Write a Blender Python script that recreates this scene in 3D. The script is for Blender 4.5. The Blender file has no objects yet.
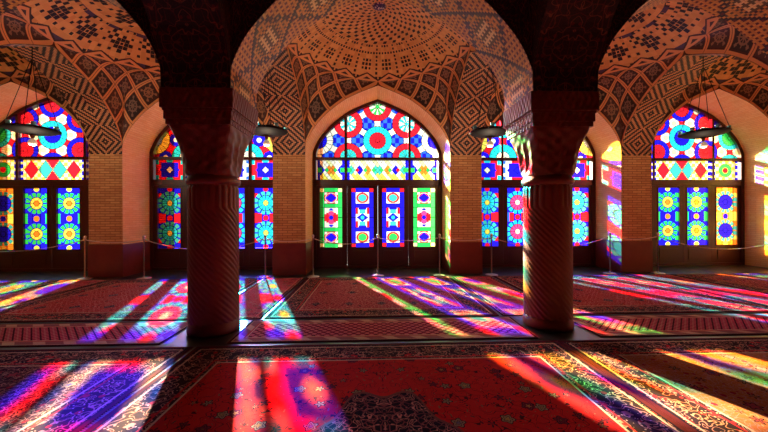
import bpy, math, random
import numpy as np
from mathutils import Vector
random.seed(4)
C = bpy.context.scene
COL = C.collection
PI = math.pi

# ------------------------------------------------------------ camera, sky, sun, exposure
cam_d = bpy.data.cameras.new('camera'); cam = bpy.data.objects.new('camera', cam_d); COL.objects.link(cam)
cam.location = (-0.143, 0.0, 1.5)
cam.rotation_euler = (PI/2, 0.0035, -0.0342)
cam_d.sensor_width = 36; cam_d.lens = 328.3/768*36; cam_d.shift_y = -1.0/768; cam_d.clip_start = 0.05
C.camera = cam
W = bpy.data.worlds.new('world'); C.world = W; W.use_nodes = True
bg = W.node_tree.nodes['Background']; bg.inputs[0].default_value = (0.86, 0.93, 1.0, 1); bg.inputs[1].default_value = 1.3
AZ, EL = math.radians(21), math.radians(21.6)
sd = bpy.data.lights.new('sun', 'SUN'); sd.energy = 94; sd.angle = math.radians(0.9); sd.color = (1, .90, .72)
sun = bpy.data.objects.new('sun', sd); COL.objects.link(sun); sun.location = (-6, 20, 12)
sun.rotation_euler = Vector((math.sin(AZ)*math.cos(EL), -math.cos(AZ)*math.cos(EL), -math.sin(EL))).to_track_quat('-Z', 'Y').to_euler()
gd = bpy.data.lights.new('sky_glow', 'SUN'); gd.energy = 9; gd.angle = math.radians(24); gd.color = (1, .92, .8)   # bright hazy sky round the sun
glow = bpy.data.objects.new('sky_glow', gd); COL.objects.link(glow); glow.location = (-6, 21, 12); glow.rotation_euler = sun.rotation_euler
vs = C.view_settings; vs.view_transform = 'Standard'; vs.look = 'None'; vs.gamma = 1; vs.use_curve_mapping = False; vs.exposure = 0.0
cy = C.cycles; cy.max_bounces = 8; cy.diffuse_bounces = 6; cy.transparent_max_bounces = 10; cy.use_denoising = True
cy.sample_clamp_indirect = 6; cy.caustics_reflective = False; cy.caustics_refractive = False

# ------------------------------------------------------------ plan (metres)
S = 4.47; P = .405; A0 = S/2-P                 # bay pitch, half pier, half opening
YP, YG, YC, AB = 8.30, 9.34, 4.40, .435         # pier face, glass, column axis, half abacus
YF, YB = YC-AB, YC+AB
ZS, RISE = 3.02, 1.755
HB = (YP-YB)/2; YM = (YP+YB)/2                 # half depth and middle of the window-side bays
Y0, Y1 = YF-2*HB, YF                           # camera aisle
BAYS = range(-2, 3)

def cs(r, g, b):
    f = lambda x: (x/255/12.92 if x/255 <= .04045 else ((x/255+.055)/1.055)**2.4)
    return (f(r), f(g), f(b))

# ------------------------------------------------------------ arch profile
_c = [(1, 0), (.997, .08), (.986, .17), (.897, .36), (.75, .547), (.636, .654), (.452, .795), (.22, .91), (0, 1)]
def _cr(pts, n):
    out = []; q = [(2*pts[0][0]-pts[1][0], 2*pts[0][1]-pts[1][1])]+pts+[(2*pts[-1][0]-pts[-2][0], 2*pts[-1][1]-pts[-2][1])]
    q[0] = (1, -.08)
    for i in range(1, len(q)-2):
        for k in range(n):
            t = k/n
            out.append(tuple(.5*(2*q[i][a]+(q[i+1][a]-q[i-1][a])*t+(2*q[i-1][a]-5*q[i][a]+4*q[i+1][a]-q[i+2][a])*t*t+(3*q[i][a]-q[i-1][a]-3*q[i+1][a]+q[i+2][a])*t**3) for a in (0, 1)))
    return out+[pts[-1]]
PRO = _cr(_c, 4)                                # spring -> apex, normalised
_s = [0]
for i in range(1, len(PRO)): _s.append(_s[-1]+math.hypot((PRO[i][0]-PRO[i-1][0])*A0, (PRO[i][1]-PRO[i-1][1])*RISE))
ARC = _s; ALEN = _s[-1]
def arch_pts(half, rise=RISE, zs=ZS):            # left spring -> right spring with arc length
    L = [(-w*half, zs+h*rise, s) for (w, h), s in zip(PRO, ARC)]
    return L+[(-x, z, 2*ALEN-s) for x, z, s in reversed(L[:-1])]

# ------------------------------------------------------------ mesh helpers
class MB:
    def __init__(s): s.v = []; s.f = []; s.uv = []; s.m = []
    def quad(s, pts, uvs=None, m=0):
        b = len(s.v); s.v += [tuple(p) for p in pts]; s.f.append(tuple(range(b, b+len(pts))))
        if uvs is None:
            a, c, d = Vector(pts[0]), Vector(pts[1]), Vector(pts[2]); n = (c-a).cross(d-a)
            ax = max(range(3), key=lambda i: abs(n[i]))
            uvs = [(p[1], p[2]) if ax == 0 else (p[0], p[2]) if ax == 1 else (p[0], p[1]) for p in pts]
        s.uv += uvs; s.m.append(m); return s
    def box(s, x0, x1, y0, y1, z0, z1, m=0):
        p = [(x0, y0, z0), (x1, y0, z0), (x1, y1, z0), (x0, y1, z0), (x0, y0, z1), (x1, y0, z1), (x1, y1, z1), (x0, y1, z1)]
        for f in ((3, 2, 1, 0), (4, 5, 6, 7), (0, 1, 5, 4), (1, 2, 6, 5), (2, 3, 7, 6), (3, 0, 4, 7)): s.quad([p[i] for i in f], m=m)
        return s
    def rings(s, rings, closed=True, cap=True, m=0, us=1.0):      # list of rings of points
        b = len(s.v); n = len(rings[0])
        for r in rings: s.v += [tuple(p) for p in r]
        for i in range(len(rings)-1):
            for j in range(n if closed else n-1):
                k = (j+1) % n
                s.f.append((b+i*n+j, b+i*n+k, b+(i+1)*n+k, b+(i+1)*n+j)); s.m.append(m)
                z0, z1 = rings[i][j][2], rings[i+1][j][2]
                s.uv += [(j/n*us, z0), ((j+1)/n*us, z0), ((j+1)/n*us, z1), (j/n*us, z1)]
        if cap:
            s.f.append(tuple(b+j for j in reversed(range(n)))); s.m.append(m); s.uv += [(0, 0)]*n
            s.f.append(tuple(b+(len(rings)-1)*n+j for j in range(n))); s.m.append(m); s.uv += [(0, 0)]*n
        return s
    def tube(s, pts, r, n=8, cap=True, m=0):
        pts = [Vector(p) for p in pts]; rr = []; prev = None
        for i, p in enumerate(pts):
            t = (pts[min(i+1, len(pts)-1)]-pts[max(i-1, 0)]).normalized()
            u = t.cross(Vector((0, 0, 1)) if abs(t.z) < .95 else Vector((1, 0, 0))).normalized() if prev is None else (prev-t*prev.dot(t)).normalized()
            prev = u; w = t.cross(u); ri = r[i] if isinstance(r, (list, tuple)) else r
            rr.append([p+(u*math.cos(2*PI*k/n)+w*math.sin(2*PI*k/n))*ri for k in range(n)])
        return s.rings(rr, cap=cap, m=m)
    def lathe(s, prof, cx=0, cy=0, n=32, m=0, cap=True):
        return s.rings([[(cx+r*math.cos(2*PI*k/n), cy+r*math.sin(2*PI*k/n), z) for k in range(n)] for r, z in prof], m=m, cap=cap)
    def build(s, name, mats, parent=None, smooth=False, loc=(0, 0, 0)):
        me = bpy.data.meshes.new(name); me.from_pydata(s.v, [], s.f)
        uvl = me.uv_layers.new(name='UVMap'); uvl.data.foreach_set('uv', np.array(s.uv, dtype=np.float32).ravel())
        for mt in (mats if isinstance(mats, (list, tuple)) else [mats]): me.materials.append(mt)
        me.polygons.foreach_set('material_index', s.m)
        if smooth: me.polygons.foreach_set('use_smooth', [True]*len(s.f))
        me.update()
        o = bpy.data.objects.new(name, me); COL.objects.link(o); o.location = loc
        if parent: o.parent = parent
        return o
def tag(o, label=None, cat=None, group=None, kind=None):
    if label: o['label'] = label
    if cat: o['category'] = cat
    if group: o['group'] = group
    if kind: o['kind'] = kind
    return o
def empty(name, loc, rz=0):
    o = bpy.data.objects.new(name, None); COL.objects.link(o); o.location = loc; o.rotation_euler = (0, 0, rz); o.empty_display_size = .1; return o
def copy_tree(o, parent=None):
    c = o.copy(); COL.objects.link(c); c.parent = parent
    for ch in list(o.children): copy_tree(ch, c)
    return c

# ------------------------------------------------------------ node expression helper
class V:
    def __init__(s, nt, x): s.nt = nt; s.x = x
    def op(s, name, *args, clamp=False):
        n = s.nt.nodes.new('ShaderNodeMath'); n.operation = name; n.use_clamp = clamp
        for i, a in enumerate((s,)+args):
            a = a.x if isinstance(a, V) else a
            if isinstance(a, (int, float)): n.inputs[i].default_value = a
            else: s.nt.links.new(a, n.inputs[i])
        return V(s.nt, n.outputs[0])
    def __add__(s, o): return s.op('ADD', o)
    __radd__ = __add__
    def __sub__(s, o): return s.op('SUBTRACT', o)
    def __rsub__(s, o): return (s*-1)+o
    def __mul__(s, o): return s.op('MULTIPLY', o)
    __rmul__ = __mul__
    def __truediv__(s, o): return s.op('DIVIDE', o)
    def __lt__(s, o): return s.op('LESS_THAN', o)
    def __gt__(s, o): return s.op('GREATER_THAN', o)
    def floor(s): return s.op('FLOOR')
    def fr(s): return s.op('FRACT')
    def abs(s): return s.op('ABSOLUTE')
    def sin(s): return s.op('SINE')
    def cos(s): return s.op('COSINE')
    def mod(s, k): return s.op('FLOORED_MODULO', k)
    def pp(s, k): return s.op('PINGPONG', k)
    def min(s, o): return s.op('MINIMUM', o)
    def max(s, o): return s.op('MAXIMUM', o)
    def inv(s): return 1-s
class Ctx:
    def __init__(s, nt):
        s.nt = nt; t = nt.nodes.new('ShaderNodeUVMap'); t.uv_map = 'UVMap'; s.uv = t.outputs[0]
        sp = nt.nodes.new('ShaderNodeSeparateXYZ'); nt.links.new(s.uv, sp.inputs[0]); s.u = V(nt, sp.outputs[0]); s.v = V(nt, sp.outputs[1])
        g = nt.nodes.new('ShaderNodeTexCoord'); s.obj = g.outputs['Object']
    def vec(s, x, y, z=0):
        n = s.nt.nodes.new('ShaderNodeCombineXYZ')
        for i, a in enumerate((x, y, z)):
            a = a.x if isinstance(a, V) else a
            if isinstance(a, (int, float)): n.inputs[i].default_value = a
            else: s.nt.links.new(a, n.inputs[i])
        return n.outputs[0]
    def noise(s, scale, vec=None, detail=3):
        n = s.nt.nodes.new('ShaderNodeTexNoise'); n.inputs['Scale'].default_value = scale; n.inputs['Detail'].default_value = detail
        s.nt.links.new(vec or s.obj, n.inputs['Vector']); return V(s.nt, n.outputs[0])
    def voro(s, scale, vec=None, feat='F1', out='Distance', rnd=1.0):
        n = s.nt.nodes.new('ShaderNodeTexVoronoi'); n.feature = feat; n.inputs['Scale'].default_value = scale; n.inputs['Randomness'].default_value = rnd
        s.nt.links.new(vec or s.uv, n.inputs['Vector']); return V(s.nt, n.outputs[out])
    def rosette(s, scale, vec, k, rnd=.8):                          # distance to the flower centre, petal wave
        n = s.nt.nodes.new('ShaderNodeTexVoronoi'); n.inputs['Scale'].default_value = scale; n.inputs['Randomness'].default_value = rnd
        s.nt.links.new(vec, n.inputs['Vector']); d = s.nt.nodes.new('ShaderNodeVectorMath'); d.operation = 'SUBTRACT'
        s.nt.links.new(vec, d.inputs[0]); s.nt.links.new(n.outputs['Position'], d.inputs[1]); sp = s.nt.nodes.new('ShaderNodeSeparateXYZ'); s.nt.links.new(d.outputs[0], sp.inputs[0])
        a = V(s.nt, sp.outputs[1]).op('ARCTAN2', V(s.nt, sp.outputs[0])); cc = s.nt.nodes.new('ShaderNodeSeparateColor'); s.nt.links.new(n.outputs['Color'], cc.inputs[0])
        h = V(s.nt, cc.outputs[0]); return V(s.nt, n.outputs['Distance']), ((a+h*6)*k).cos(), h
    def rand(s, i, j=0.0):
        n = s.nt.nodes.new('ShaderNodeTexWhiteNoise'); n.noise_dimensions = '2D'; s.nt.links.new(s.vec(i, j), n.inputs['Vector']); return V(s.nt, n.outputs[0])
    def mix(s, m, a, b):                                           # m=0 -> a, m=1 -> b
        n = s.nt.nodes.new('ShaderNodeMix'); n.data_type = 'RGBA'
        for sock, val in ((n.inputs[0], m), (n.inputs[6], a), (n.inputs[7], b)):
            val = val.x if isinstance(val, V) else val
            if isinstance(val, (int, float)): sock.default_value = val
            elif isinstance(val, tuple): sock.default_value = val[:3]+(1,)
            else: s.nt.links.new(val, sock)
        return n.outputs[2]
def material(name, fn, rough=.8, bump=0.0, spec=.3):
    m = bpy.data.materials.new(name); m.use_nodes = True; nt = m.node_tree; b = nt.nodes['Principled BSDF']
    b.inputs['Roughness'].default_value = rough; b.inputs['Specular IOR Level'].default_value = spec
    if callable(fn):
        c = Ctx(nt); r = fn(c); h = None
        if isinstance(r, tuple) and len(r) == 2: r, h = r
        if isinstance(r, tuple): b.inputs[0].default_value = r[:3]+(1,)
        else: nt.links.new(r, b.inputs[0])
        if h is not None and bump:
            bn = nt.nodes.new('ShaderNodeBump'); bn.inputs['Strength'].default_value = 1; bn.inputs['Distance'].default_value = bump
            nt.links.new(h.x, bn.inputs['Height']); nt.links.new(bn.outputs[0], b.inputs['Normal'])
    else: b.inputs[0].default_value = fn+(1,)
    return m

# ---- masonry
def brick_fn(c1, c2, mortar, bw, bh, jt):
    def f(c):
        row = (c.v/bh).floor(); uu = c.u/bw+row.mod(2)*.5; k = uu.floor()
        fu = (uu.fr()-.5).abs(); fv = ((c.v/bh).fr()-.5).abs()
        j = (fu > .5-jt/bw).max(fv > .5-jt/bh)
        col = c.mix(c.rand(k, row), c1, c2); col = c.mix(c.noise(3)*.5, col, tuple(x*.6 for x in c1))
        return c.mix(j, col, mortar), j.inv()
    return f
M = {}
M['brick'] = material('tan_brick', brick_fn(cs(218, 168, 110), cs(190, 132, 82), cs(130, 86, 55), .24, .062, .006), .85, .006)
M['reveal'] = material('salmon_brick', brick_fn(cs(255, 206, 146), cs(248, 184, 120), cs(220, 156, 104), .24, .055, .004), .75, .003)
M['dado'] = material('red_stone', lambda c: c.mix(c.noise(5), cs(92, 30, 20), cs(124, 50, 34)), .45, 0, .4)
M['plaster'] = material('plaster', cs(170, 120, 90), .9)
M['stone'] = material('carved_stone', lambda c: (c.mix(c.noise(6), cs(96, 38, 26), cs(132, 62, 44)), c.noise(40)), .5, .003, .5)
def capital_fn(c):
    w = (c.u*2*PI*12).sin()*(c.v*2*PI*7).sin()
    k = c.voro(14, c.obj, 'DISTANCE_TO_EDGE') < .05
    return c.mix(k*.35, c.mix(c.noise(6), cs(96, 38, 26), cs(128, 60, 42)), cs(70, 26, 22)), w
M['capital'] = material('carved_capital', capital_fn, .5, .006, .5)
M['floor'] = material('dark_stone_floor', lambda c: c.mix(c.noise(4), cs(24, 26, 22), cs(48, 44, 38)), .35)

# ---- mosaic of the arch soffits: stepped concentric diamonds in black on salmon
def diamonds(c1, c2, c0, per=11, cell=.036):
    def f(c):
        i = (c.u/cell).floor(); j = (c.v/(cell*1.0)).floor()
        a = i.mod(2*per); a = (a-per).abs(); b = (j.mod(2*per)-per).abs()
        d = a+b
        ring = (d.mod(4) < 1.5)
        big = (d-per).abs() < .6
        core = (d < 2.5)
        blk = ring
        gap = (((c.u/cell).fr()-.5).abs() > .44).max(((c.v/cell).fr()-.5).abs() > .44)
        sel = (i.mod(6*per) < 2*per)
        col = c.mix(blk.max(core), c.mix(c.rand(i, j), c1, c2), c0)
        return c.mix(gap*.5, col, cs(90, 50, 34)), gap.inv()
    return f
M['diamond'] = material('stepped_diamond_mosaic', diamonds(cs(208, 146, 98), cs(186, 122, 80), cs(16, 12, 16)), .5, .002, .4)
# ---- arcade soffit: dotted lattice with pale kufic diamonds
def arcade_fn(c):
    cell = .036; H_ = 12
    i = ((c.u-YC)/cell+.5).floor(); j = (c.v/cell).floor()
    a = i.abs(); b = (j.mod(2*H_)-H_).abs(); d = a+b; b2 = (j+H_).mod(2*H_)-H_
    dot = (i.mod(2) < .5)*(j.mod(2) < .5)
    band = ((d-H_).abs() < 1.2)
    sq = a.max(b) < 4.5; edge = (a.max(b)-5).abs() < .5
    maze = ((i.mod(2) < .5)*((j.mod(4) < .5).inv())).max((j.mod(4)-2).abs() < .5)
    base = c.mix(c.rand(i, j), cs(226, 168, 70), cs(196, 138, 54))
    col = c.mix(dot, base, c.mix((d < H_), cs(96, 40, 30), cs(84, 80, 50)))
    col = c.mix(band*((i+j).mod(3) < 1.4), col, cs(44, 34, 26))
    col = c.mix(sq, col, cs(96, 84, 40)); col = c.mix(sq*maze, col, cs(240, 214, 140)); col = c.mix(edge*((i+j).mod(2) < .5), col, cs(60, 40, 30))
    gap = (((c.u/cell).fr()-.5).abs() > .44).max(((c.v/cell).fr()-.5).abs() > .44)
    return c.mix(gap*.4, col, cs(90, 56, 40)), gap.inv()
M['arcade'] = material('dotted_lattice_mosaic', arcade_fn, .45, .002, .5)
# ---- dark floral tile of the spandrels
def spandrel_fn(c):
    uv = c.vec(c.u, c.v)
    per = 1.1; uu = (c.u/per).pp(.5)*per; vv = (c.v/per).pp(.5)*per
    p = c.vec(uu, vv)
    e = c.voro(8.0, p, 'DISTANCE_TO_EDGE', rnd=.9); e2 = c.voro(19.0, p, 'DISTANCE_TO_EDGE')
    nv = c.noise(6, p, 1); vine = (nv-.5).abs() < .012
    fl = (c.voro(9.0, p) < .2)
    col = c.mix((e2 < .05)*.6, cs(16, 12, 22), cs(52, 26, 24)); col = c.mix(fl, col, cs(96, 20, 24)); col = c.mix((e < .03)*.6, col, cs(104, 44, 36)); col = c.mix(vine, col, cs(130, 70, 52))
    sq = (((c.u/.2).fr()-.5).abs() > .48).max(((c.v/.2).fr()-.5).abs() > .48)
    return c.mix(sq*.6, col, cs(20, 14, 16)), sq.inv()
M['spandrel'] = material('dark_floral_tile', spandrel_fn, .35, .001, .5)
# ---- coffered net of the pendentives (uv = lattice cells)
def net_fn(c):
    fu = (c.u.fr()-.5).abs(); fv = (c.v.fr()-.5).abs(); e = fu.max(fv)
    i = c.u.floor(); j = c.v.floor()
    rib = e > .40; line = ((e-.385).abs() < .022).max((e-.49) > 0)
    r = (fu*fu+fv*fv).op('SQRT')
    fl = ((r-.2).abs() < .035).max(r < .07).max(((fu-fv).abs() < .03)*(r < .34)).max((fu.min(fv) < .02)*(r < .3)).max(((fu-.25).abs()+(fv-.25).abs()) < .07)
    tile = c.mix(c.rand(i, j), cs(40, 34, 34), cs(84, 52, 44))
    col = c.mix(fl, tile, c.mix(c.rand(j, i), cs(170, 124, 88), cs(132, 108, 92)))
    col = c.mix(rib, col, cs(232, 164, 104)); col = c.mix(line, col, cs(74, 32, 22))
    return col, rib
M['net'] = material('coffered_net_tile', net_fn, .5, .03, .4)
# ---- domes (uv = turn, radius)
def dome_fn(kind):
    def f(c):
        N = {0: 120, 1: 112, 2: 96}[kind]
        t = c.u*((c.v > .6)*(N/2)+(c.v > .27)*(N/4)+N/4)+(c.v < .6)*(1-c.v)*9; w = (1-c.v)*22
        i = t.floor(); j = w.floor(); fu = (t.fr()-.5).abs(); fv = (w.fr()-.5).abs(); e = fu.max(fv)
        base = c.mix(c.rand(i, j), cs(236, 178, 108), cs(214, 150, 84))
        if kind == 0:
            ck = (i+j).mod(2) < .5
            dot = ck*(e < .36)
            a = i.mod(6)-3; b = j.mod(6)-3; cr = ((a.abs()+b.abs()) < 1.5)*(1-((a.abs()+b.abs()) < .5)*.0)
            outer = (j < 8.5)
            o = cr*(e < .36); b2 = (i+3).mod(6)-3; b3 = (j+3).mod(6)-3
            o = o.max((i.mod(2) < .5)*(j.mod(2) < .5)*(e < .27)); o = o.max(((b2.abs()+b3.abs()) < 1.5)*(e < .30)).max(((i.mod(3) < .5)*(j.mod(3) < .5))*(e < .3))
            m = dot*(1-outer)+o*outer
            col = c.mix(m, base, cs(34, 16, 16))
        else:
            P6 = 8 if kind == 1 else 6
            a = (i.mod(P6)-P6/2).abs(); b = (j.mod(P6)-P6/2).abs()
            fl = ((a+b) < 2.5)*(1-((a+b) < .5))*(1-((a-b).abs() < .5)*.0)
            st = ((i+2).mod(P6) < 1.5)*((j+3).mod(P6) < 3.5)*((i+j).mod(2) < .5)
            dots = (i.mod(2) < .5)*(j.mod(2) < .5)*(e < .33)
            fl = fl*(e < .47)
            m = fl.max(st).max(dots)
            a2 = ((i+P6/2).mod(P6)-P6/2).abs(); b2 = ((j+P6/2).mod(P6)-P6/2).abs()
            sq = (a2.max(b2) < 1.5)
            col = c.mix(m, base, cs(24, 14, 18)); col = c.mix(sq*(j.mod(2) < .5), col, cs(70, 52, 84))
        tri = (c.u*20).pp(.5)*2; h = (1-c.v)-tri*.055; z = (h-.010).abs() < .007; tin = (h < -.02)*(c.v < .985)
        col = c.mix(z, col, cs(60, 26, 18)); col = c.mix(h < .003, col, cs(232, 164, 104)); col = c.mix(tin, col, cs(62, 42, 38))
        return col, e < .44
    return f
for k in range(3): M['dome%d' % k] = material('dome_mosaic', dome_fn(k), .5, .002, .4)
# ---- wood, metal, rope
M['wood'] = material('dark_red_wood', lambda c: c.mix(c.noise(6, c.vec(c.u*14, c.v)), cs(46, 13, 7), cs(74, 26, 13)), .4, 0, .5)
M['brass'] = material('tarnished_metal', cs(120, 84, 62), .35); M['brass'].node_tree.nodes['Principled BSDF'].inputs['Metallic'].default_value = .8
M['steel'] = material('pale_metal', cs(200, 190, 180), .3); M['steel'].node_tree.nodes['Principled BSDF'].inputs['Metallic'].default_value = .7
M['rope'] = material('pale_rope', lambda c: c.mix((c.u*6+c.v*40).sin() > 0, cs(220, 205, 190), cs(170, 150, 135)), .8)
M['fringe'] = material('rug_fringe', cs(150, 110, 90), .9)
M['darkiron'] = material('dark_iron', cs(16, 9, 8), .7, 0, .15)
M['cup'] = material('blue_glass_cup', cs(120, 215, 225), .15, 0, .5)
M['globe'] = material('added_glow_globe', cs(255, 225, 190), .3); _b = M['globe'].node_tree.nodes['Principled BSDF']; _b.inputs['Emission Color'].default_value = (1, .8, .52, 1); _b.inputs['Emission Strength'].default_value = .25  # glow of the globe added under each chandelier
M['boss'] = material('blue_white_boss', lambda c: c.mix(c.voro(18, c.obj) < .35, cs(70, 60, 120), cs(225, 215, 220)), .3)

# ---- stained glass: thin tinted pane, each piece a flat colour
g = bpy.data.materials.new('stained_glass'); g.use_nodes = True; nt = g.node_tree; nt.nodes.clear()
out = nt.nodes.new('ShaderNodeOutputMaterial'); at = nt.nodes.new('ShaderNodeAttribute'); at.attribute_name = 'tint'
tr = nt.nodes.new('ShaderNodeBsdfTransparent'); tl = nt.nodes.new('ShaderNodeBsdfTranslucent'); mx = nt.nodes.new('ShaderNodeMixShader'); mx.inputs[0].default_value = .04
nt.links.new(at.outputs['Color'], tr.inputs[0]); nt.links.new(at.outputs['Color'], tl.inputs[0])
nt.links.new(tr.outputs[0], mx.inputs[1]); nt.links.new(tl.outputs[0], mx.inputs[2]); nt.links.new(mx.outputs[0], out.inputs[0])
M['glass'] = g

# ============================================================ SETTING
def stc(name, mb, mats, label, smooth=False):
    return tag(mb.build(name, mats, smooth=smooth), label, None, None, 'structure')
ZT = 6.3
XE = 2.5*S
stc('floor', MB().quad([(-XE-2, -3.6, 0), (XE+2, -3.6, 0), (XE+2, 12, 0), (-XE-2, 12, 0)]), M['floor'], 'dark stone floor under the carpets')
stc('wall_left', MB().box(-XE-.5, -XE+P-.012, -3.6, 9.6, 0, ZT), M['brick'], 'brick end wall at the left')
stc('wall_right', MB().box(XE-P+.012, XE+.5, -3.6, 9.6, 0, ZT), M['brick'], 'brick end wall at the right')
stc('wall_rear', MB().box(-XE, XE, -3.9, -3.6, 0, ZT), M['dado'], 'unseen rear wall of the hall, coloured dark to cut bounce')  # unseen; dark colour chosen to cut bounce onto the column fronts
stc('roof', MB().box(-XE-.5, XE+.5, -3.9, 9.6, ZT, ZT+.3), M['plaster'], 'unseen flat roof slab added to block daylight')  # unseen slab added only to keep light out above the vaults
stc('ceiling_rear', MB().quad([(-XE, -3.6, 5.4), (XE, -3.6, 5.4), (XE, Y0, 5.4), (-XE, Y0, 5.4)]), M['spandrel'], 'ceiling of the rear aisle')  # unseen; given the dark tile to lessen bounce from behind

# window wall: piers, arched openings, exterior buttresses
def arch_wall(mb, cx, half, y0, y1, zlow, mf, mi, mbk, side=None):
    pts = arch_pts(half)
    X0, X1 = cx-S/2, cx+S/2
    for y, m_ in ((y0, mf), (y1, mbk)):
        q = [(cx+x, y, z) for x, z, s in pts]
        for a, b in zip(q[:-1], q[1:]): mb.quad([a, b, (b[0], y, ZT), (a[0], y, ZT)], m=m_)
        for xa, xb in ((X0, cx-half), (cx+half, X1)): mb.quad([(xa, y, ZS), (xb, y, ZS), (xb, y, ZT), (xa, y, ZT)], m=m_)
        if zlow is not None:
            for xa, xb in ((X0, cx-half), (cx+half, X1)): mb.quad([(xa, y, zlow), (xb, y, zlow), (xb, y, ZS), (xa, y, ZS)], m=m_)
    for (xa, za, sa), (xb, zb, sb) in zip(pts[:-1], pts[1:]):
        mb.quad([(cx+xa, y0, za), (cx+xa, y1, za), (cx+xb, y1, zb), (cx+xb, y0, zb)], [(y0, ZS+sa), (y1, ZS+sa), (y1, ZS+sb), (y0, ZS+sb)], m=mi)
    if zlow is not None:
        for x in (-half, half): mb.quad([(cx+x, y0, zlow), (cx+x, y1, zlow), (cx+x, y1, ZS), (cx+x, y0, ZS)], m=mi)
wb = MB()
for k in BAYS: arch_wall(wb, k*S, A0, YP, 9.55, 0, 0, 1, 0)
wback = stc('wall_back', wb, [M['brick'], M['reveal']], 'tan brick wall with five deep pointed window arches')
bt = MB()
for k in range(-2, 4): bt.box((k-.5)*S-.46, (k-.5)*S+.46, 9.551, 10.85, 0, ZT)
o = bt.build('buttress', M['brick'], wback)
dd = MB()
for k in range(-1, 3):
    x = (k-.5)*S; dd.box(x-P-.012, x+P+.012, YP-.012, YG-.06, 0, .80)
dd.build('dado', M['dado'], wback)

# arcade wall over the columns
aw = MB()
for k in BAYS: arch_wall(aw, k*S, A0, YF, YB, None, 0, 1, 0)
for k in range(-2, 4): aw.quad([((k-.5)*S-P, YF, ZS), ((k-.5)*S+P, YF, ZS), ((k-.5)*S+P, YB, ZS), ((k-.5)*S-P, YB, ZS)], m=0)
stc('wall_arcade', aw, [M['spandrel'], M['arcade']], 'arcade wall with pointed arches and dark floral tiles above the columns')

# transverse arches and vaults
def trans(mb, x, ya, yb, m):
    ym, h = (ya+yb)/2, (yb-ya)/2; pts = arch_pts(h)
    for (a, za, sa), (b, zb, sb) in zip(pts[:-1], pts[1:]):
        mb.quad([(x-P, ym+a, za), (x+P, ym+a, za), (x+P, ym+b, zb), (x-P, ym+b, zb)], [(-P, sa-ALEN), (P, sa-ALEN), (P, sb-ALEN), (-P, sb-ALEN)], m=m)
for k in range(-2, 4):
    mb = MB(); trans(mb, (k-.5)*S, YB, YP, 0)
    stc('ceiling_arch', mb, M['diamond'], 'arch soffit of stepped diamond mosaic between two bays')
    mb = MB(); trans(mb, (k-.5)*S, Y0, Y1, 0)
    stc('ceiling_arch', mb, M['spandrel'], 'dark tiled arch soffit over the front aisle')
KN = 5
def vault(ym, hy, cx, dome):
    mb = MB(); R0, R1 = RISE+.10, .80
    edge = []                                     # (x, y, z, tau, corner, phi)
    n = len(PRO)
    for c4 in range(4):
        sx, sy = ((1, 1), (-1, 1), (-1, -1), (1, -1))[c4]
        # run from the apex of one arch to the corner to the apex of the next (counter-clockwise)
        seq = []
        for (w, h), s in reversed(list(zip(PRO, ARC))): seq.append((w, h, -s/ALEN))
        for (w, h), s in list(zip(PRO, ARC))[1:]: seq.append((w, h, s/ALEN))
        for (w, h, t) in seq:
            a1 = (1, w) if t <= 0 else (w, 1)     # along first side then second
            if c4 % 2: a1 = (a1[1], a1[0])
            edge.append((sx*a1[0]*A0, sy*a1[1]*hy, h*RISE, t, (c4+.5)*PI/2+t*PI/4))
    per = len(edge)//4
    NQ = 10
    for c4 in range(4):
        e = edge[c4*per:(c4+1)*per]; grid = []
        for (x, y, z, t, ph) in e:
            row = []
            g_ = abs(t)
            for q in range(NQ+1):
                u = q/NQ; a = 1-math.cos(u*PI/2); b = math.sin(u*PI/2)
                rx, ry = math.cos(ph)*A0, math.sin(ph)*hy
                G_ = g_**1.3; ij = (KN*u*(1-g_)/2, KN*(G_+u*((1+g_)/2-G_)))
                if t > 0: ij = (ij[1], ij[0])
                row.append(((x+(rx-x)*a, y+(ry-y)*a, z+(R0+.09*math.sin(2*ph)**2-z)*b), ij))
            grid.append(row)
        for r0, r1 in zip(grid[:-1], grid[1:]):
            for q in range(NQ):
                cell = [r0[q], r0[q+1], r1[q+1], r1[q]]
                mb.quad([(cx+p[0], ym+p[1], ZS+p[2]) for p, _ in cell], [uv for _, uv in cell], m=0)
    ND, NR = 96, 20
    def dp(i, r): ph = 2*PI*i/ND; return (cx+math.cos(ph)*A0*r, ym+math.sin(ph)*hy*r, ZS+R0+.09*math.sin(2*ph)**2*r**3+R1*max(0, 1-r*r)**.8)
    for i in range(ND):
        for j in range(NR):
            r0, r1 = max(.01, j/NR), (j+1)/NR
            mb.quad([dp(i, r0), dp(i+1, r0), dp(i+1, r1), dp(i, r1)], [(i/ND, r0), ((i+1)/ND, r0), ((i+1)/ND, r1), (i/ND, r1)], m=1)
    return mb
for k in BAYS:
    mb = vault(YM, HB, k*S, k)
    stc('ceiling', mb, [M['net'], M['dome0' if k == 0 else 'dome1' if abs(k) == 1 else 'dome2']],
        {0: 'middle vault with spiralling dots over the central window', -1: 'vault over the bay left of the middle one', 1: 'vault over the bay right of the middle one', -2: 'vault over the far left bay', 2: 'vault over the far right bay'}[k])
    if abs(k) < 2: stc('ceiling', vault((Y0+Y1)/2, HB, k*S, 0), [M['spandrel'], M['spandrel']], 'vault over the front aisle')
stc('ceiling', MB().quad([(-XE, Y0, 5.9), (XE, Y0, 5.9), (XE, Y1, 5.9), (-XE, Y1, 5.9)]), M['spandrel'], 'plain ceiling above the front aisle vaults')

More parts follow.
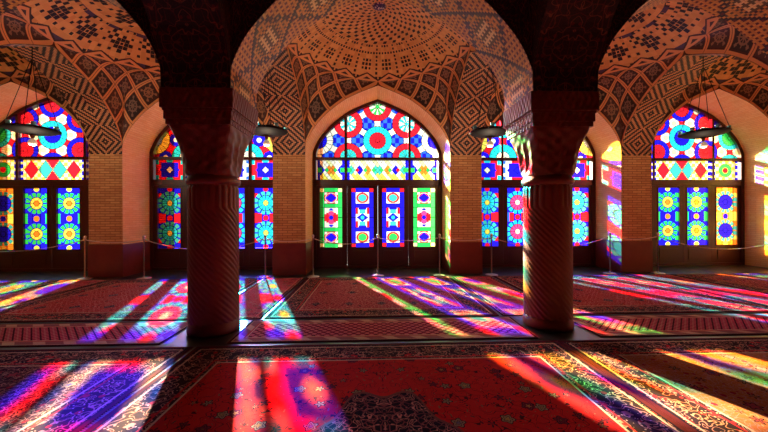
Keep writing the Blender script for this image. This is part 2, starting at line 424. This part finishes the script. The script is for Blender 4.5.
# ============================================================ WINDOWS
BLK = (.004, .003, .006)
T = dict(red=(.85, .015, .03), blue=(.015, .01, .85), navy=(.01, .01, .5), cyan=(.02, .62, .68), green=(.03, .62, .10), white=(.92, .88, .66), yellow=(.95, .80, .10),
         teal=(.05, .5, .42), azure=(.03, .14, .80), pink=(.85, .06, .25), orange=(.9, .25, .02), lemon=(.85, .85, .35), purple=(.35, .02, .7))
U = 1.5
def col_of(names, idx):
    pal = np.array([T[n] for n in names]); return pal[idx]
def lattice(x, y, a):
    e2 = (a*math.sqrt(3)/2, a/2); n = np.round(x/e2[0]).astype(int); best = np.full(x.shape, 1e9); bi = np.zeros(x.shape, int); bj = np.zeros(x.shape, int)
    bx = np.zeros(x.shape); by = np.zeros(x.shape)
    for dn in (-1, 0, 1):
        nn = n+dn; yy = y-nn*e2[1]; m = np.round(yy/a).astype(int); px = nn*e2[0]; py = m*a+nn*e2[1]
        d = np.hypot(x-px, y-py); k = d < best
        best = np.where(k, d, best); bi = np.where(k, nn, bi); bj = np.where(k, m, bj); bx = np.where(k, x-px, bx); by = np.where(k, y-py, by)
    return best, bi, bj, bx, by
def lunette(kind):
    def f(x, z):
        a = {'a': .64*U, 'b': .56*U, 'c': .66*U}[kind]; z0 = {'a': 2.41*U, 'b': 2.49*U, 'c': 2.41*U}[kind]
        X, Y = x, z-z0
        d, i, j, dx, dy = lattice(X, Y, a)
        X0 = i*a*math.sqrt(3)/2; Y0_ = j*a+i*a/2
        R = np.round(np.hypot(X0, Y0_)/a, 2)
        th = np.arctan2(dy, dx); nsec = 18
        sec = np.abs(((th/(2*PI)*nsec) % 1)-.5)
        out = np.zeros(x.shape+(3,))
        # gaps: pieces at the triangle centroids and squares on the edges
        ck = np.full(x.shape, 1e9); th6 = np.arctan2(dy, dx) % (PI/3)
        for q in range(6):
            ck = np.minimum(ck, np.hypot(dx-a/math.sqrt(3)*math.cos(q*PI/3), dy-a/math.sqrt(3)*math.sin(q*PI/3)))
        star = np.abs(((np.arctan2(dy, dx)/(PI/3)) % 1)-.5)
        if kind == 'a':
            r1 = np.full(x.shape, .155*U); r2 = np.full(x.shape, .27*U); cen = np.full(x.shape, 0); ring = np.full(x.shape, 0)
            names = ['red', 'cyan', 'green', 'teal', 'white', 'navy', 'blue']
            top = (np.abs(X0) < .01) & (Y0_ > .1)
            low = (np.abs(X0) > .1) & (Y0_ < 0); mid = R == 0; far = R > 1.2
            cen = np.where(mid, 0, np.where(top, 2, np.where(far, 6, 1))); ring = np.where(mid, 1, np.where(far, 4, 0))
            # every second sector of the pale discs is white
            alt = ((th/(2*PI)*nsec).astype(int) % 2 == 0)
            cen = np.where(alt & (~mid) & (~far) & (d > .05), np.where(top, 4, np.where(low, 3, 4)), cen)
            gap = np.where(ck < .135*U, 5, 4); gap = np.where((ck < .135*U) & (np.abs(X) > .3*U) , 5, gap)
            gc = np.array([T[n] for n in names])[gap]
            gc = np.where(((ck < .135*U) & ((np.round(X*9).astype(int)+np.round(Y*7).astype(int)) % 2 == 0))[..., None], np.array(T['azure']), gc)
        elif kind == 'b':
            r1 = np.full(x.shape, .15*U); r2 = np.where(R == 0, .26*U, .235*U)
            names = ['red', 'cyan', 'green', 'teal', 'white', 'navy', 'blue']
            cen = np.where(R == 0, 6, np.where(R > 1.5, 2, 0)); ring = np.where(R == 0, 1, np.where(R > 1.5, 1, 6))
            gap = np.where(ck < .10*U, 4, 0); gc = np.array([T[n] for n in names])[gap]
            gc = np.where(((ck < .05*U))[..., None], np.array(T['lemon']), gc)
        else:
            r1 = np.full(x.shape, .13*U); r2 = np.full(x.shape, .27*U)
            names = ['red', 'cyan', 'yellow', 'blue', 'white', 'navy', 'blue']
            far = R > 1.2; low = (np.abs(X0) > .1) & (Y0_ < 0)
            cen = np.where(low, 4, np.where(far, 4, 0)); ring = np.where(low, 1, np.where(far, 2, np.where(R == 0, 2, 1)))
            gap = np.where(ck < .12*U, 6, 0); gc = np.array([T[n] for n in names])[gap]
            gc = np.where(((ck < .045*U))[..., None], np.array(T['white']), gc)
        pal = np.array([T[n] for n in names])
        out[:] = gc
        out[d < r2] = pal[ring][d < r2]; out[d < r1] = pal[cen][d < r1]
        lead = (np.abs(d-r1) < .008) | (np.abs(d-r2) < .009) | ((sec > .5-.006/(2*PI*np.maximum(d, .03)/nsec)) & (d < r2) & (d > .04)) | ((np.abs(ck-.13*U) < .007) & (d > r2))
        out[lead] = BLK
        return out
    return f
def transom(kind, w, h, side):
    def f(x, z):                     # local coords, centre origin
        out = np.zeros(x.shape+(3,)); out[:] = T['white']
        if kind == 'a':
            s = .115; i = np.floor((x/s+z/(s*1.25))/1+.5).astype(int); j = np.floor((x/s-z/(s*1.25))/1+.5).astype(int)
            fu = np.abs(((x/s+z/(s*1.25))+.5) % 1-.5); fv = np.abs(((x/s-z/(s*1.25))+.5) % 1-.5)
            k = i+j; row = i-j
            mid = np.abs(row) <= 1
            pal = ['orange', 'green', 'blue', 'red', 'teal', 'green']
            for q, n in enumerate(pal): out[mid & ((np.abs(k)//2) % 6 == (q+(2 if not side else 0)) % 6) & (np.abs(k) % 4 < 3)] = T[n]
            out[(~mid) & (z < 0) & ((i % 3) != 1)] = T['yellow']; out[(~mid) & (z > 0) & ((i % 3) == 1)] = T['lemon']; out[np.abs(x) > w/2-.07] = T['blue']
            out[(np.abs(x) > w/2-.12) & (np.abs(z) < .06)] = T['green']
            out[np.minimum(.5-fu, .5-fv) < .05] = BLK
        elif kind == 'b':
            n = 1 if side else 4; p = w/(n+ (0.0 if side else .6)); xx = x
            q = np.floor(xx/p+ n/2).astype(int); cx = (q-n/2+.5)*p
            d = np.abs(xx-cx)/(p*.5)+np.abs(z)/(h*.46)
            s = .1; ch = (np.floor(x/s)+np.floor(z/s)).astype(int) % 2
            out[:] = np.where(ch[..., None] == 0, np.array(T['yellow']), np.array(T['white']))
            if side:
                r = np.hypot(x, z); out[r < .2] = T['green']; out[r < .08] = T['red']
            else:
                ins = (d < 1) & (q >= 0) & (q < 4); out[ins & ((q == 0) | (q == 3))] = T['red']; out[ins & ((q == 1) | (q == 2))] = T['teal']
                tri = (np.abs(x)/(p*.5)+np.abs(np.abs(z)-h/2)/(h*.46) < 1); out[tri] = T['red']
            out[(np.abs(x) > w/2-.09) & (np.abs(((z/h*3) % 1)-.5) < .32)] = T['blue']
            out[(np.abs(d-1) < .04) if not side else (np.abs(np.hypot(x, z)-.2) < .008)] = BLK
            out[(np.abs((x/s+.0) % 1-.5) > .45) & (d > 1)] *= .15
        else:
            out[:] = T['red'] if side else T['white']
            n = 1 if side else 2; p = w/n; lx = ((x+w/2) % p)-p/2
            d = np.abs(lx)/(p*.46)+np.abs(z)/(h*.62)
            st = (d < .80) | ((np.abs(np.abs(lx)-p*.17) < p*.13) & (np.abs(np.abs(z)-h*.2) < h*.17))
            out[st] = T['blue']
            if side: out[d < .28] = T['white']; out[(np.abs(lx) > p*.38) & (np.abs(z) > h*.28)] = T['cyan']; out[(np.abs(lx) < p*.12) & (np.abs(z) > h*.38)] = T['cyan']
            else: out[(np.abs(lx) > p*.40) & ((np.abs(z)/.09).astype(int) % 2 == 0)] = T['azure']; out[(np.abs(lx) < p*.2) & (np.abs(z) > h*.36)] = T['red']
            s_ = .11; out[(np.abs(((lx/s_) % 1)-.5) > .47) & ~st] = BLK; out[np.abs(d-.28) < .03] = BLK
        return out
    return f
def leafpane(kind, outer, w, h):
    def f(x, z):
        out = np.zeros(x.shape+(3,)); ax, az = np.abs(x), np.abs(z); bw = .12
        if kind == 'a':
            out[:] = T['green'] if outer else T['blue']
            inn = (ax < w/2-bw) & (az < h/2-bw*.9)
            out[(ax > w/2-bw) & (az > h/2-bw)] = T['lemon'] if outer else T['red']
            edge = ((ax > w/2-bw) & (np.abs(((z/.28) % 1)-.5) > .47)) | (np.abs(ax-(w/2-bw)) < .008) | (np.abs(az-(h/2-bw)) < .008)
            for cz in (-.56, .56):
                lz = z-cz; m = (ax < w/2-bw) & (np.abs(lz) < .17)
                out[m] = T['red'] if outer else T['white']
                d = ax/.155+np.abs(lz)/.125
                r = np.hypot(x/.15, lz/.13)
                if outer: out[m & (np.hypot(ax-.19, np.abs(lz)-.17) < .085)] = T['white']; out[m & (r < 1.12)] = T['white']; out[m & (r < .98)] = T['red'] ; out[m & (d < 1.05)] = T['blue']
                else: out[m & (r < 1.15)] = T['red']; out[m & (r < .80)] = T['teal'] if cz > 0 else T['green']
                edge |= m & (np.abs(np.abs(lz)-.165) < .008)
            m = (ax < w/2-bw) & (az < .29); out[m] = T['white']
            if outer:
                out[m & (np.abs(ax-.06) < .075) & (((az*7).astype(int) % 2) == 0)] = T['red']; out[m & (np.hypot(x/1.2, (az-.12)) < .07)] = T['pink']; out[m & (np.hypot(x, (az % .2)-.0) < .06)] = T['blue']
                out[m & (ax > .13) & (az < .1)] = T['red']
            else:
                out[m & (ax > .13) & (az > .1)] = T['red']; out[m & (ax/.17+az/.13 < 1)] = T['blue']; out[m & (np.abs(az-.18) < .07) & (ax < .09)] = T['teal']; out[m & (np.hypot(x, z) < .05)] = T['cyan']; out[m & (az > .22) & (ax < .11)] = T['blue']
            edge |= m & (np.abs(az-.285) < .008)
            edge |= inn & ((np.abs(((x/.11) % 1)-.5) > .46) & m)
            out[edge] = BLK
        else:
            r0 = h*.25; lz = np.abs(z)-r0; d = np.hypot(x, lz); th = np.arctan2(lz, x); n = 12
            sec = np.abs(((th/(2*PI)*n) % 1)-.5); alt = (np.floor(th/(2*PI)*n+6).astype(int) % 2 == 0)
            if kind == 'b' and not outer: cc, pc, dc, bgc, b2, mid = 'orange', 'yellow', 'green', 'blue', 'green', 'orange'
            elif kind == 'b': cc, pc, dc, bgc, b2, mid = 'blue', 'blue', 'teal', 'orange', 'yellow', 'blue'
            elif outer: cc, pc, dc, bgc, b2, mid = 'yellow', 'cyan', 'teal', 'blue', 'red', 'red'
            else: cc, pc, dc, bgc, b2, mid = 'white', 'pink', 'cyan', 'blue', 'azure', 'red'
            out[:] = T[bgc]
            out[(ax > w/2-.09) & (((z/.14).astype(int)) % 2 == 0)] = T[b2]
            k = (np.abs(d-(.235 if kind == 'b' and not outer else .27)) < .055); out[k & (sec < .36)] = T[dc]; out[k & (sec >= .36)] = T[bgc]
            rp = .165 if (kind == 'b' and not outer) else .215; out[(d < rp)] = T[pc]
            if kind == 'c': out[(d < .215) & (d > .12) & (sec > .38)] = T['blue' if outer else 'red']
            out[d < .07] = T[cc]
            out[(np.abs(d-.075) < .008) | (np.abs(d-rp) < .009) | ((sec > .46) & (d < rp) & (d > .07))] = BLK
            out[(np.hypot(x, z) < .08)] = T[mid]; out[(np.abs(ax-.17) < .06) & (az < .12)] = T['red' if kind == 'c' else 'blue' if not outer else 'yellow']
            out[(np.hypot(x, az-h/2+.03) < .07)] = T[mid if kind != 'b' else 'yellow']
            out[(np.abs(((ax/.105) % 1)-.5) > .47) & (d > .33)] = BLK; out[(np.abs(((z/.14) % 1)-.5) > .47) & (d > .33)] = BLK
        return out
    return f
def glass(name, parent, x0, x1, z0, z1, fn, local=True, clip=None, cell=.0125):
    nx, nz = max(2, round((x1-x0)/cell)), max(2, round((z1-z0)/cell))
    xs = np.linspace(x0, x1, nx+1); zs = np.linspace(z0, z1, nz+1)
    xc, zc = np.meshgrid((xs[1:]+xs[:-1])/2, (zs[1:]+zs[:-1])/2)
    col = fn(xc-(x0+x1)/2, zc-(z0+z1)/2) if local else fn(xc, zc)
    keep = np.ones(xc.shape, bool) if clip is None else clip(xc, zc)
    gx, gz = np.meshgrid(xs, zs); verts = np.stack([gx.ravel(), np.zeros(gx.size), gz.ravel()], 1)
    I, J = np.meshgrid(np.arange(nx), np.arange(nz)); b = J*(nx+1)+I
    faces = np.stack([b, b+1, b+nx+2, b+nx+1], -1)[keep]; col = col[keep]
    used = np.unique(faces); remap = np.zeros(len(verts), int); remap[used] = np.arange(len(used)); faces = remap[faces]; verts = verts[used]
    me = bpy.data.meshes.new(name); me.vertices.add(len(verts)); me.vertices.foreach_set('co', verts.astype(np.float32).ravel())
    me.loops.add(faces.size); me.loops.foreach_set('vertex_index', faces.astype(np.int32).ravel())
    me.polygons.add(len(faces)); me.polygons.foreach_set('loop_start', np.arange(0, faces.size, 4, dtype=np.int32))
    me.update(calc_edges=True)
    a = me.attributes.new('tint', 'FLOAT_COLOR', 'FACE'); a.data.foreach_set('color', np.concatenate([col, np.ones((len(col), 1))], 1).astype(np.float32).ravel())
    me.materials.append(M['glass']); o = bpy.data.objects.new(name, me); COL.objects.link(o); o.parent = parent; return o
_pw = np.array([w for w, h in PRO])[::-1]; _ph = np.array([h for w, h in PRO])[::-1]
def under(half, rise, zs):
    return lambda x, z: z < zs+rise*np.interp(np.abs(x)/half, _pw, _ph, right=-9)
def window(n, k, kind, label):
    w = empty('window_%d' % n, (k*S, YG, 0)); tag(w, label, None, None, 'structure')
    fr = MB()
    # arched frame ring
    o1, i1 = arch_pts(A0-.002, RISE-.002), arch_pts(A0-.10, RISE-.09)
    for y0, y1 in ((-.07, .07),):
        for a, b, c_, d_ in zip(o1[:-1], o1[1:], i1[:-1], i1[1:]):
            for y in (y0, y1): fr.quad([(a[0], y, a[1]), (b[0], y, b[1]), (d_[0], y, d_[1]), (c_[0], y, c_[1])])
            fr.quad([(c_[0], y0, c_[1]), (d_[0], y0, d_[1]), (d_[0], y1, d_[1]), (c_[0], y1, c_[1])])
    for s in (-1, 1):
        xa, xb = sorted((s*(A0-.002), s*(A0-.10))); fr.box(xa, xb, -.07, .07, 0, ZS)
        fr.box(s*.90-.035, s*.90+.035, -.055, .055, 2.42, ZS+RISE*.80)
    fr.box(-A0+.05, A0-.05, -.075, .06, 3.055, 3.13); fr.box(-A0+.05, A0-.05, -.07, .06, 2.33, 2.50); fr.box(-A0+.05, A0-.05, -.08, .08, 0, .07)
    fr.build('window_frame', M['wood'], w)
    glass('lunette_glass', w, -A0+.08, A0-.08, 3.13, ZS+RISE-.06, lunette(kind), False, under(A0-.09, RISE-.08, ZS))
    for xa, xb, sd_ in ((-1.70, -.935, 1), (-.865, .865, 0), (.935, 1.70, 1)):
        glass('transom_glass', w, xa, xb, 2.50, 3.055, transom(kind, xb-xa, .555, sd_))
    for q, (xa, xb, pa, pb, outer) in enumerate(((-1.73, -.87, -1.63, -1.01, 1), (-.865, -.005, -.745, -.125, 0), (.005, .865, .125, .745, 0), (.87, 1.73, 1.01, 1.63, 1))):
        lf = MB(); y0, y1 = -.03, .03; za, zb = .07, 2.33; qa, qb = .59, 2.27
        lf.box(xa, pa, y0, y1, za, zb).box(pb, xb, y0, y1, za, zb).box(pa, pb, y0, y1, za, qa).box(pa, pb, y0, y1, qb, zb)
        lf.box(pa+.03, pb-.03, -.045, -.031, za+.1, qa-.1)
        for s_ in (pa-.03, pb): lf.box(s_, s_+.03, -.04, -.031, qa-.03, qb+.03)
        L = lf.build('casement_leaf', M['wood'], w)
        glass('glass_panel', L, pa, pb, qa, qb, leafpane(kind, outer, pb-pa, qb-qa))
window(1, -2, 'b', 'tall arched window with blue and cyan rosette, far left bay')
window(2, -1, 'c', 'arched stained window behind the left column')
window(3, 0, 'a', 'central arched window with red and cyan rosettes and green and blue leaves')
window(4, 1, 'c', 'arched stained window behind the right column')
window(5, 2, 'b', 'tall arched window with blue and cyan rosette, far right bay')

# ============================================================ COLUMNS
def column(x, label):
    c = empty('column', (x, YC, 0)); tag(c, label, 'column', 'spiral fluted columns of the arcade', 'thing')
    MB().lathe([(.312, 0), (.316, .03), (.316, .07), (.306, .09), (.300, .15)], n=48).build('base', M['stone'], c, True)
    n = 240; rings = []; NF = 24; zt = 1.90
    zz = np.linspace(.14, zt, 110); tw = 0
    for z in zz:
        t = min(max((1.62-z)/.12, 0), 1); 
        ang = (min(z, 1.60))*3.3
        ring = []
        for k in range(n):
            th = 2*PI*k/n; ph = NF*(th-ang+1.60*3.3) if False else NF*(th+ang)
            s_ = abs(math.sin(ph/2)); r = .290+.015*(s_**.7)-(.010 if z > 1.86 else 0)
            ring.append((r*math.cos(th), r*math.sin(th), z))
        rings.append(ring)
    MB().rings(rings).build('shaft', M['stone'], c, True)
    MB().lathe([(.285, 1.885), (.315, 1.90), (.325, 1.93), (.325, 1.965), (.30, 1.985), (.30, 2.01)], n=48).build('neck_ring', M['stone'], c, True)
    rings = []; n = 96
    for q in range(25):
        t = q/24; z = 2.0+.60*t; sq = min(1, t*1.15); h = .295+(.375-.295)*(t**1.5)
        ring = []
        for k in range(n):
            th = 2*PI*(k+.5)/n; ca, sa = math.cos(th), math.sin(th); p = 2+sq*14
            r = 1/((abs(ca)**p+abs(sa)**p)**(1/p))
            # niches: scooped lobes fading upward
            lob = .034*abs(math.sin(th*6))*math.sin(PI*min(1, t*1.05))
            ring.append((h*r*ca*(1-lob/h), h*r*sa*(1-lob/h), z))
        rings.append(ring)
    MB().rings(rings, us=1).build('capital', M['capital'], c, False)
    ab = MB(); ab.box(-.385, .385, -.385, .385, 2.60, 2.66).box(-.40, .40, -.40, .40, 2.66, 2.76).box(-.41, .41, -.41, .41, 2.76, 2.79).box(-.43, .43, -.43, .43, 2.79, ZS-.001)
    ab.build('abacus', M['capital'], c)
column(-S/2, 'dark red stone column left of the central window')
column(S/2, 'stone column right of the central window, its left edge lit in rainbow colours')
for k in (-1.5, 1.5): column(k*S, ('left' if k < 0 else 'right')+' end spiral fluted stone column standing before the outermost brick pier')

# ============================================================ RUGS
def rug_mat(name, hx, hy, field, style, seed=0):
    """uv are metres from the rug's centre"""
    def f(c):
        u, v = c.u, c.v; e = (hx-u.abs()).min(hy-v.abs())
        wv = c.vec(u.abs()+seed, v.abs()+seed*2)      # mirrored four ways like a woven design
        dark, rose, cream, blue = cs(24, 16, 30), cs(190, 40, 44), cs(205, 160, 135), cs(60, 60, 110)
        if style == 'floral':
            d1 = c.voro(7.5, wv, rnd=.85); d2 = c.voro(26, wv); ed = c.voro(9, wv, 'DISTANCE_TO_EDGE')
            rr = (u*u*3.2+v*v).op('SQRT'); an = v.op('ARCTAN2', u*1.8)
            n1 = c.noise(9, wv, 1); vine = ((n1-.5).abs() < .010).max((n1-.42).abs() < .006)
            col = field
            col = c.mix(vine, col, cs(70, 10, 20)); col = c.mix((d2 < .13), col, c.mix(c.rand((d1*30).floor()), cs(150, 105, 80), dark))
            lr, lw, lh = c.rosette(15, wv, 1); leaf = (lr+lw.abs()*.22) < .30
            col = c.mix(leaf, col, c.mix(lh > .5, cs(60, 18, 34), c.mix(lh > .75, cs(120, 84, 60), cs(52, 50, 44))))
            fr_, fw, fh = c.rosette(6, wv, 5); R_ = fr_-fw*.05
            col = c.mix(R_ < .31, col, dark); col = c.mix(R_ < .26, col, c.mix(fh > .5, cs(150, 112, 84), cs(120, 30, 44))); col = c.mix(((R_-.16).abs() < .02), col, dark); col = c.mix(R_ < .09, col, c.mix(fh > .3, blue, cs(170, 120, 60)))
            med = rr+(an*8).cos()*.07
            mcol = c.mix((c.voro(19, wv, 'DISTANCE_TO_EDGE') < .05), dark, cs(130, 60, 64)); mcol = c.mix((d2 < .2), mcol, cs(150, 80, 80))
            mcol = c.mix(vine, mcol, cs(200, 120, 110)); m2 = (med-1.0).abs() < .016; col = c.mix(med < 1.0, col, mcol); col = c.mix(m2.max((med-.45).abs() < .014), col, cs(120, 60, 56)); col = c.mix(med < .43, col, field)
        elif style == 'lattice':
            a = ((u+v)/.11).fr()-.5; b = ((u-v)/.11).fr()-.5; m = a.abs().min(b.abs()); mm = a.abs().max(b.abs())
            col = c.mix(m < .09, field, cs(206, 120, 120)); col = c.mix((mm > .40), col, cs(70, 14, 30))
        elif style == 'dark':
            ed = c.voro(17, wv, 'DISTANCE_TO_EDGE'); d1 = c.voro(9, wv)
            nv = c.noise(11, wv, 1); col = c.mix((ed < .03).max((nv-.5).abs() < .012), field, cs(170, 110, 110)); col = c.mix(d1 < .2, col, cs(150, 30, 50)); col = c.mix(c.voro(34, wv) < .2, col, cs(180, 130, 110)); fr_, fw, fh = c.rosette(5, wv, 6); R_ = fr_-fw*.05; col = c.mix(R_ < .3, col, dark); col = c.mix(R_ < .25, col, c.mix(fh > .5, cs(160, 60, 70), cs(150, 110, 90))); col = c.mix(R_ < .11, col, blue)
        else:  # paired medallions
            a = (u/.55).pp(.5); b = (v/.8).pp(.5); d = a+b*1.2
            ed = c.voro(22, wv, 'DISTANCE_TO_EDGE')
            col = c.mix(((d*7).fr() < .18), field, cs(190, 90, 90)); col = c.mix(d < .16, col, cs(30, 24, 50)); col = c.mix((ed < .035)*.8, col, cs(210, 150, 140)); col = c.mix((c.voro(9, wv) < .17), col, dark)
        bw = min(hx, hy)*.2 if min(hx, hy) < 1 else .42
        if style == 'lattice': bw = .16
        bn = c.noise(10, wv, 1); b0 = c.mix(((bn-.5).abs() < .018).max((bn-.4).abs() < .012), cs(52, 30, 36), cs(190, 120, 105)); b0 = c.mix(c.voro(9, wv) < .22, b0, rose); b0 = c.mix(c.voro(30, wv) < .2, b0, cream)
        if style == 'lattice': b0 = c.mix(((u+v)*18).sin() > .3, cs(150, 90, 90), cream)
        col = c.mix(e < bw, col, b0)
        for q, cc in ((bw, cream), (bw*.88, rose), (bw*.2, cream), (bw*.12, dark)): col = c.mix((e-q).abs() < .009, col, cc)
        col = c.mix(e < bw*.1, col, cs(80, 20, 26))
        pile = c.noise(260, c.uv, 2)
        col = c.mix((pile-.42).max(0.0)*1.2, col, dark)
        return col, pile
    return material(name, f, .95, .004, .05)
def rug(x0, x1, y0, y1, field, style, label, seed=0, fr=True, group=None, z=.012):
    hx, hy = (x1-x0)/2, (y1-y0)/2
    r = empty('rug', ((x0+x1)/2, (y0+y1)/2, 0)); tag(r, label, 'rug', group)
    NX, NY = 24, 16; mb = MB()
    def zz(x, y): return z+.002*math.sin(x*5+seed)*math.cos(y*4+seed)
    for i in range(NX):
        for j in range(NY):
            q = [(-hx+2*hx*a/NX, -hy+2*hy*b/NY) for a, b in ((i, j), (i+1, j), (i+1, j+1), (i, j+1))]
            mb.quad([(a, b, zz(a, b)) for a, b in q], [(a, b) for a, b in q])
    for (xa, ya), (xb, yb) in (((-hx, -hy), (hx, -hy)), ((hx, -hy), (hx, hy)), ((hx, hy), (-hx, hy)), ((-hx, hy), (-hx, -hy))):
        mb.quad([(xa, ya, .001), (xb, yb, .001), (xb, yb, zz(xb, yb)), (xa, ya, zz(xa, ya))], [(xa, ya), (xb, yb), (xb, yb), (xa, ya)])
    mb.build('pile', rug_mat('rug_weave', hx, hy, field, style, seed), r)
    if fr:
        rnd = random.Random(seed+9)
        for s in (-1, 1):
            fb = MB(); y = -hy
            while y < hy-.01:
                dx = .018+rnd.random()*.016; dy = rnd.uniform(-.01, .01)
                fb.quad([(s*hx, y, .009), (s*hx, y+.009, .009), (s*(hx+dx), y+.007+dy, .004), (s*(hx+dx), y+dy, .004)]); y += .02
            fb.build('fringe', M['fringe'], r)
RED, WINE, PLUM, ROSE = cs(196, 26, 26), cs(120, 18, 30), cs(60, 22, 40), cs(176, 44, 66)
rug(-2.14, 2.02, -.3, 3.80, RED, 'floral', 'large bright red floral rug in the middle of the foreground', 1, False)
rug(-6.5, -2.18, -.3, 3.80, PLUM, 'dark', 'dark plum floral rug filling the lower left corner', 2, 'x')
rug(2.035, 6.5, -.3, 3.80, cs(170, 90, 50), 'dark', 'rust floral rug filling the lower right corner', 3, False)
for k in (-2, -1, 0, 1, 2):
    nm = {-2: 'at the far left edge', -1: 'left of the left column', 0: 'between the two columns', 1: 'right of the right column', 2: 'at the far right edge'}[k]
    if abs(k) < 2: rug(k*S-1.85, k*S+1.85, 3.90, 4.72, cs(196, 60, 84), 'lattice', 'pink lattice runner '+nm, 4+k, 'x', 'pink lattice runners along the arcade')
    nm = {-2: 'in the far left bay', -1: 'in the bay behind the left column', 0: 'in front of the central window', 1: 'in the bay behind the right column', 2: 'in the far right bay'}[k]
    rug(k*S-1.72, k*S+1.72, 4.80, 7.88, (WINE, cs(160, 30, 34), cs(140, 34, 50), cs(160, 30, 34), WINE)[k+2], 'medal', 'red medallion rug '+nm, 8+k, False, 'medallion rugs under the vaults')
for k in (-1.5, -.5, .5, 1.5):
    nm = {-1.5: 'before the leftmost brick pier', -.5: 'behind the left column', .5: 'behind the right column', 1.5: 'before the rightmost brick pier'}[k]
    rug(k*S-.46, k*S+.46, 4.80, 7.88, ROSE, 'dark', 'narrow rose rug '+nm, int(20+k*2), False, 'narrow rugs between the bays')

# ============================================================ BARRIERS
def stanchion():
    s = empty('rope_post', (0, 0, 0))
    MB().lathe([(.15, 0), (.15, .012), (.13, .022), (.04, .035), (.02, .05)], n=28).build('base', M['steel'], s, True)
    MB().lathe([(.016, .04), (.016, .93), (.028, .935), (.028, .96), (.016, .965)], n=14).build('pole', M['steel'], s, True)
    MB().lathe([(.012, .96), (.03, .975), (.034, 1.0), (.022, 1.025), (.004, 1.035)], n=14).build('finial', M['steel'], s, True)
    return s
posts = [(-7.00, 8.06, 'metal rope post at the far left pier'), (-5.62, 8.05, 'metal rope post right of the leftmost pier'), (-2.75, 8.05, 'metal rope post just right of the left column'),
         (-1.60, 8.05, 'metal rope post left of the central window'), (-.02, 8.10, 'metal rope post in the middle of the central window'), (1.50, 8.05, 'metal rope post right of the central window'),
         (2.80, 8.05, 'metal rope post before the window left of the right column'), (5.85, 8.10, 'metal rope post beside the coloured jamb right of the right column'), (7.05, 8.05, 'metal rope post left of the far right window')]
proto = None
for i, (x, y, lb) in enumerate(posts):
    s = stanchion() if proto is None else copy_tree(proto)
    if proto is None: proto = s
    s.location = (x, y, .0); tag(s, lb, 'rope post', 'metal rope posts along the windows')
ends = [(-10.78, 8.06, .93)]+[(x, y, .93) for x, y, _ in posts]+[(10.78, 8.1, .93)]
for i, (a, b) in enumerate(zip(ends[:-1], ends[1:])):
    dx_ = (b[0]-a[0]); a = (a[0]+.036, a[1], a[2]); b = (b[0]-.036, b[1], b[2]); L = math.dist(a, b); sag = .09*L if i not in (0,) else .26
    if L < 1.5: sag = .06
    pts = [(a[0]+(b[0]-a[0])*t, a[1]+(b[1]-a[1])*t, a[2]-.005-sag*4*t*(1-t)) for t in [q/16 for q in range(17)]]
    lab = ['before the far left window', 'before the leftmost pier', 'behind the left column', 'from behind the left column to the central window', 'over the left half of the central window', 'over the right half of the central window', 'before the pier right of the central window', 'behind the right column', 'before the rightmost pier', 'before the far right window'][i]
    tag(MB().tube(pts, .011, 6).build('barrier_rope', M['rope'], None, True), 'pale sagging rope strung '+lab, 'rope', 'ropes of the barrier')
# ============================================================ CHANDELIERS
def chandelier():
    c = empty('chandelier', (0, 0, 0))       # origin at the disc
    MB().lathe([(.06, -.09), (.16, -.075), (.30, -.045), (.38, -.015), (.41, .01), (.40, .03), (.36, .03), (.20, .0), (.05, .0)], n=48).build('pan', M['darkiron'], c, True)
    MB().lathe([(.015, -.16), (.03, -.14), (.035, -.11), (.06, -.085)], n=16).build('finial', M['brass'], c, True)
    MB().lathe([(.05, .0), (.075, .05), (.085, .11), (.07, .115), (.06, .06), (.04, .02)], n=20).build('centre_cup', M['cup'], c, True)
    MB().lathe([(.01, -.30), (.05, -.285), (.07, -.24), (.05, -.19), (.02, -.165)], n=20).build('added_globe', M['globe'], c, True)  # added glowing globe, not part of the real fitting
    for nm, z, e in (('lower_fill', -.42, 60), ('upper_fill', .20, 36)):  # added fill lights that brighten the vaults, not bulbs of the fitting
        ld = bpy.data.lights.new(nm, 'POINT'); ld.energy = e; ld.color = (1, .79, .56); ld.shadow_soft_size = .07
        lo = bpy.data.objects.new(nm, ld); COL.objects.link(lo); lo.parent = c; lo.location = (0, 0, z)
    for k in range(6):
        a = k*PI/3+.3; x, y = .36*math.cos(a), .36*math.sin(a)
        MB().lathe([(.02, .02), (.035, .05), (.04, .10), (.033, .10), (.028, .055)], x, y, 12).build('lamp_cup', M['cup'], c, True)
    for k in range(4):
        a = k*PI/2+.5
        MB().tube([(.39*math.cos(a), .39*math.sin(a), .03), (.02*math.cos(a), .02*math.sin(a), 1.35)], .006, 6).build('chain', M['darkiron'], c)
    MB().tube([(0, 0, 1.34), (0, 0, ZS+RISE-3.16)], .008, 8).build('rod', M['darkiron'], c)
    return c
cp = None
for k, lb in ((-1.5, 'dark hanging chandelier in front of the far left window'), (-.5, 'dark hanging chandelier just right of the left column capital'), (.5, 'dark hanging chandelier just left of the right column capital'), (1.5, 'dark hanging chandelier in front of the far right window')):
    c = chandelier() if cp is None else copy_tree(cp)
    if cp is None: cp = c
    if abs(k) > 1:                       # added fill lights are dimmer here, keeping the outer vaults darker
        for ch in c.children:
            if ch.type == 'LIGHT': ch.data = ch.data.copy(); ch.data.energy *= .5
    c.location = (k*S, YM, 3.16); tag(c, lb, 'chandelier', 'chandeliers hung from the arches between bays')
bs = MB().lathe([(.005, -.06), (.05, -.05), (.11, -.02), (.14, 0)], n=24).build('ceiling_boss', M['boss'], None, True, (0, YM, ZS+RISE+.10+.80+.0))
tag(bs, 'small blue and white boss at the crown of the middle vault', 'boss')
